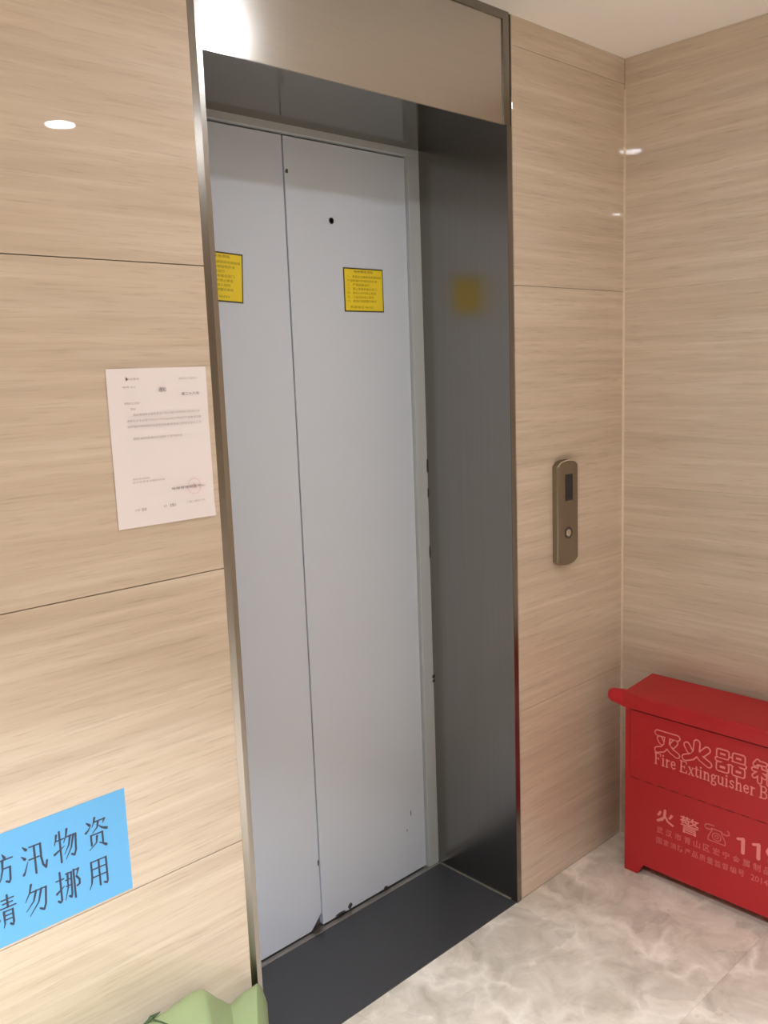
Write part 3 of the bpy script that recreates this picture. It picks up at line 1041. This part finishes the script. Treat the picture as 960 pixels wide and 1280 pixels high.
# lower panel print
for s, ya, yb, za, zb, off in (('火', 0.2395, 0.2985, 0.2000, 0.2470, 0.022), ('警', 0.3170, 0.3770, 0.1965, 0.2490, 0.009),
                               ('1', 0.4930, 0.5140, 0.1990, 0.2480, 0.030), ('1', 0.5375, 0.5580, 0.1990, 0.2480, 0.030), ('9', 0.5720, 0.6080, 0.1990, 0.2480, 0.030)):
    if s == '1':
        bm = bmesh.new()
        stroke_bm(bm, [(ya + BY, zb - 0.0085), (yb + BY - 0.007, zb - 0.0045)], 0.0040)
        stroke_bm(bm, [(yb + BY - 0.0055, zb - 0.0045), (yb + BY - 0.0055, za + 0.004)], 0.0055, 0.0002)
    else:
        bm = fit_text(s, ya + BY, yb + BY, za, zb, off)
    put('printed_character', bm, FACE(-0.0004), M['pink'], fb)
bm = bmesh.new()
for i, s in enumerate('武汉市青山区宏宁金属制品厂'):
    u = 0.2420 + i * 0.0297
    join_into(bm, fit_text(s, u + BY, u + 0.0205 + BY, 0.1640, 0.1860, 0.012))
for i, s in enumerate('国家消防产品质量监督编号'):
    u = 0.2410 + i * 0.0232
    join_into(bm, fit_text(s, u + BY, u + 0.0185 + BY, 0.1300, 0.1500, 0.010))
join_into(bm, fit_text('2014-06', 0.5330 + BY, 0.6140 + BY, 0.1310, 0.1490, 0.006))
put('printed_text', bm, FACE(-0.0004), M['pink2'], fb)['kind'] = 'stuff'
# telephone emblem in outline
bm = bmesh.new()
tu = lambda a, b: (0.393 + BY + a * 0.00076, 0.2005 + b * 0.00053)
for pts, wd in (([(2, 74), (4, 90), (18, 97), (38, 97)], 3.0), ([(2, 74), (12, 68), (24, 70), (30, 78), (66, 78), (74, 70), (88, 66), (98, 74), (98, 88), (92, 94)], 3.0),
                ([(32, 76), (30, 64), (16, 26), (16, 6), (84, 6), (84, 26), (70, 62), (68, 76)], 2.6),
                ([(50 + 17 * math.cos(k * math.pi / 8), 38 + 22 * math.sin(k * math.pi / 8)) for k in range(17)], 2.4),
                ([(50 + 7 * math.cos(k * math.pi / 6), 38 + 9 * math.sin(k * math.pi / 6)) for k in range(13)], 2.0)):
    stroke_bm(bm, [tu(*p) for p in pts], wd * 0.0006)
put('telephone_emblem', bm, FACE(-0.0004), M['pink2'], fb)

# ------------------------------------------------------------------ green sandbag by the wall
def bag_h(x):
    pts = [(-0.80, 0.22), (-0.70, 0.29), (-0.50, 0.332), (-0.30, 0.336), (-0.185, 0.340), (-0.156, 0.337), (-0.090, 0.262), (-0.055, 0.270), (-0.020, 0.276), (-0.008, 0.262), (0.006, 0.20)]
    for (a, ha), (b, hb) in zip(pts, pts[1:]):
        if x <= b:
            t = (x - a) / (b - a)
            return ha + (hb - ha) * t
    return pts[-1][1]


bm = bmesh.new()
xs = [-0.80 + 0.01 * k for k in range(81)] + [0.004]
loops = []
NS = 40
for x in xs:
    h = bag_h(x)
    e = max(0.0, min(1.0, (x + 0.80) / 0.06, (0.012 - x) / 0.02)) ** 0.5
    yc, hd = -0.172, 0.150 * (0.55 + 0.45 * e)
    yc = -0.010 - hd
    lp = []
    for k in range(NS):
        a = 2 * math.pi * k / NS
        c, s = math.cos(a), math.sin(a)
        pw = 0.30
        yy = yc + hd * math.copysign(abs(c) ** pw, c)
        zz = h / 2 + h / 2 * math.copysign(abs(s) ** pw, s)
        zz = max(0.0, zz)
        n = mnoise.noise(Vector((x * 14, yy * 14, zz * 14))) * 0.006 + mnoise.noise(Vector((x * 40, yy * 30, zz * 40))) * 0.003 + abs(mnoise.noise(Vector((x * 22 + 3, yy * 9, zz * 7)))) * 0.012 * max(0.0, min(1.0, (-yy - 0.05) / 0.1))
        if zz > 0.01:
            yy = min(yy + n, -0.004)
            zz += n * 0.5
        lp.append((x, yy, max(0.0, zz)))
    lp = [(X + 0.68 * (Y + 0.012) * max(0.0, min(1.0, (X + 0.40) / 0.38)), Y, Z) for X, Y, Z in lp]
    loops.append(lp)
loft(bm, loops)
sb = smooth(obj('sandbag', bm, M['bag']), 50)
tag(sb, 'green woven sandbag standing on the floor against the left wall', 'sandbag')
bm = bmesh.new()
kx, ky, kz = -0.292, -0.050, 0.334
tube(bm, [(kx - 0.016, ky + 0.002, kz + 0.004), (kx - 0.006, ky, kz + 0.007), (kx, ky, kz + 0.010), (kx + 0.010, ky + 0.004, kz + 0.007), (kx + 0.022, ky + 0.004, kz + 0.008)], [0.001, 0.003, 0.0045, 0.003, 0.001], 6)
tube(bm, [(kx, ky, kz + 0.008), (kx + 0.012, ky - 0.015, kz + 0.003), (kx + 0.026, ky - 0.050, kz + 0.001), (kx + 0.030, ky - 0.09, kz + 0.001)], 0.0014, 6)
obj('tie_cord', bm, M['cord'], sb)

# ------------------------------------------------------------------ downlights
for x, y, watts, spread, label in DOWNLIGHTS:
    t = thing('downlight', label, 'lamp', (x, y, H), 0, 'ceiling downlights')
    bm = bmesh.new()
    lp = []
    for rr, zz in ((0.062, 0.0), (0.061, -0.004), (0.056, -0.006), (0.048, -0.006), (0.046, 0.0)):
        lp.append([(rr * math.cos(2 * math.pi * k / 32), rr * math.sin(2 * math.pi * k / 32), zz) for k in range(32)])
    loft(bm, lp, False, False)
    smooth(obj('trim_ring', bm, M['white'], t), 30)
    bm = bmesh.new()
    lp = []
    for rr, zz in ((0.047, -0.0005), (0.047, -0.003), (0.030, -0.0042)):
        lp.append([(rr * math.cos(2 * math.pi * k / 32), rr * math.sin(2 * math.pi * k / 32), zz) for k in range(32)])
    loft(bm, lp)
    obj('lens', bm, M['lens'], t)
    ld = bpy.data.lights.new('downlight_beam', 'AREA')
    ld.shape = 'DISK'
    ld.size = 0.088
    ld.energy = watts
    ld.color = LAMP_COLOR
    ld.spread = math.radians(spread)
    lo = bpy.data.objects.new('lamp_light', ld)
    lo.location = (0, 0, -0.008)
    lo.parent = t
    COL.objects.link(lo)
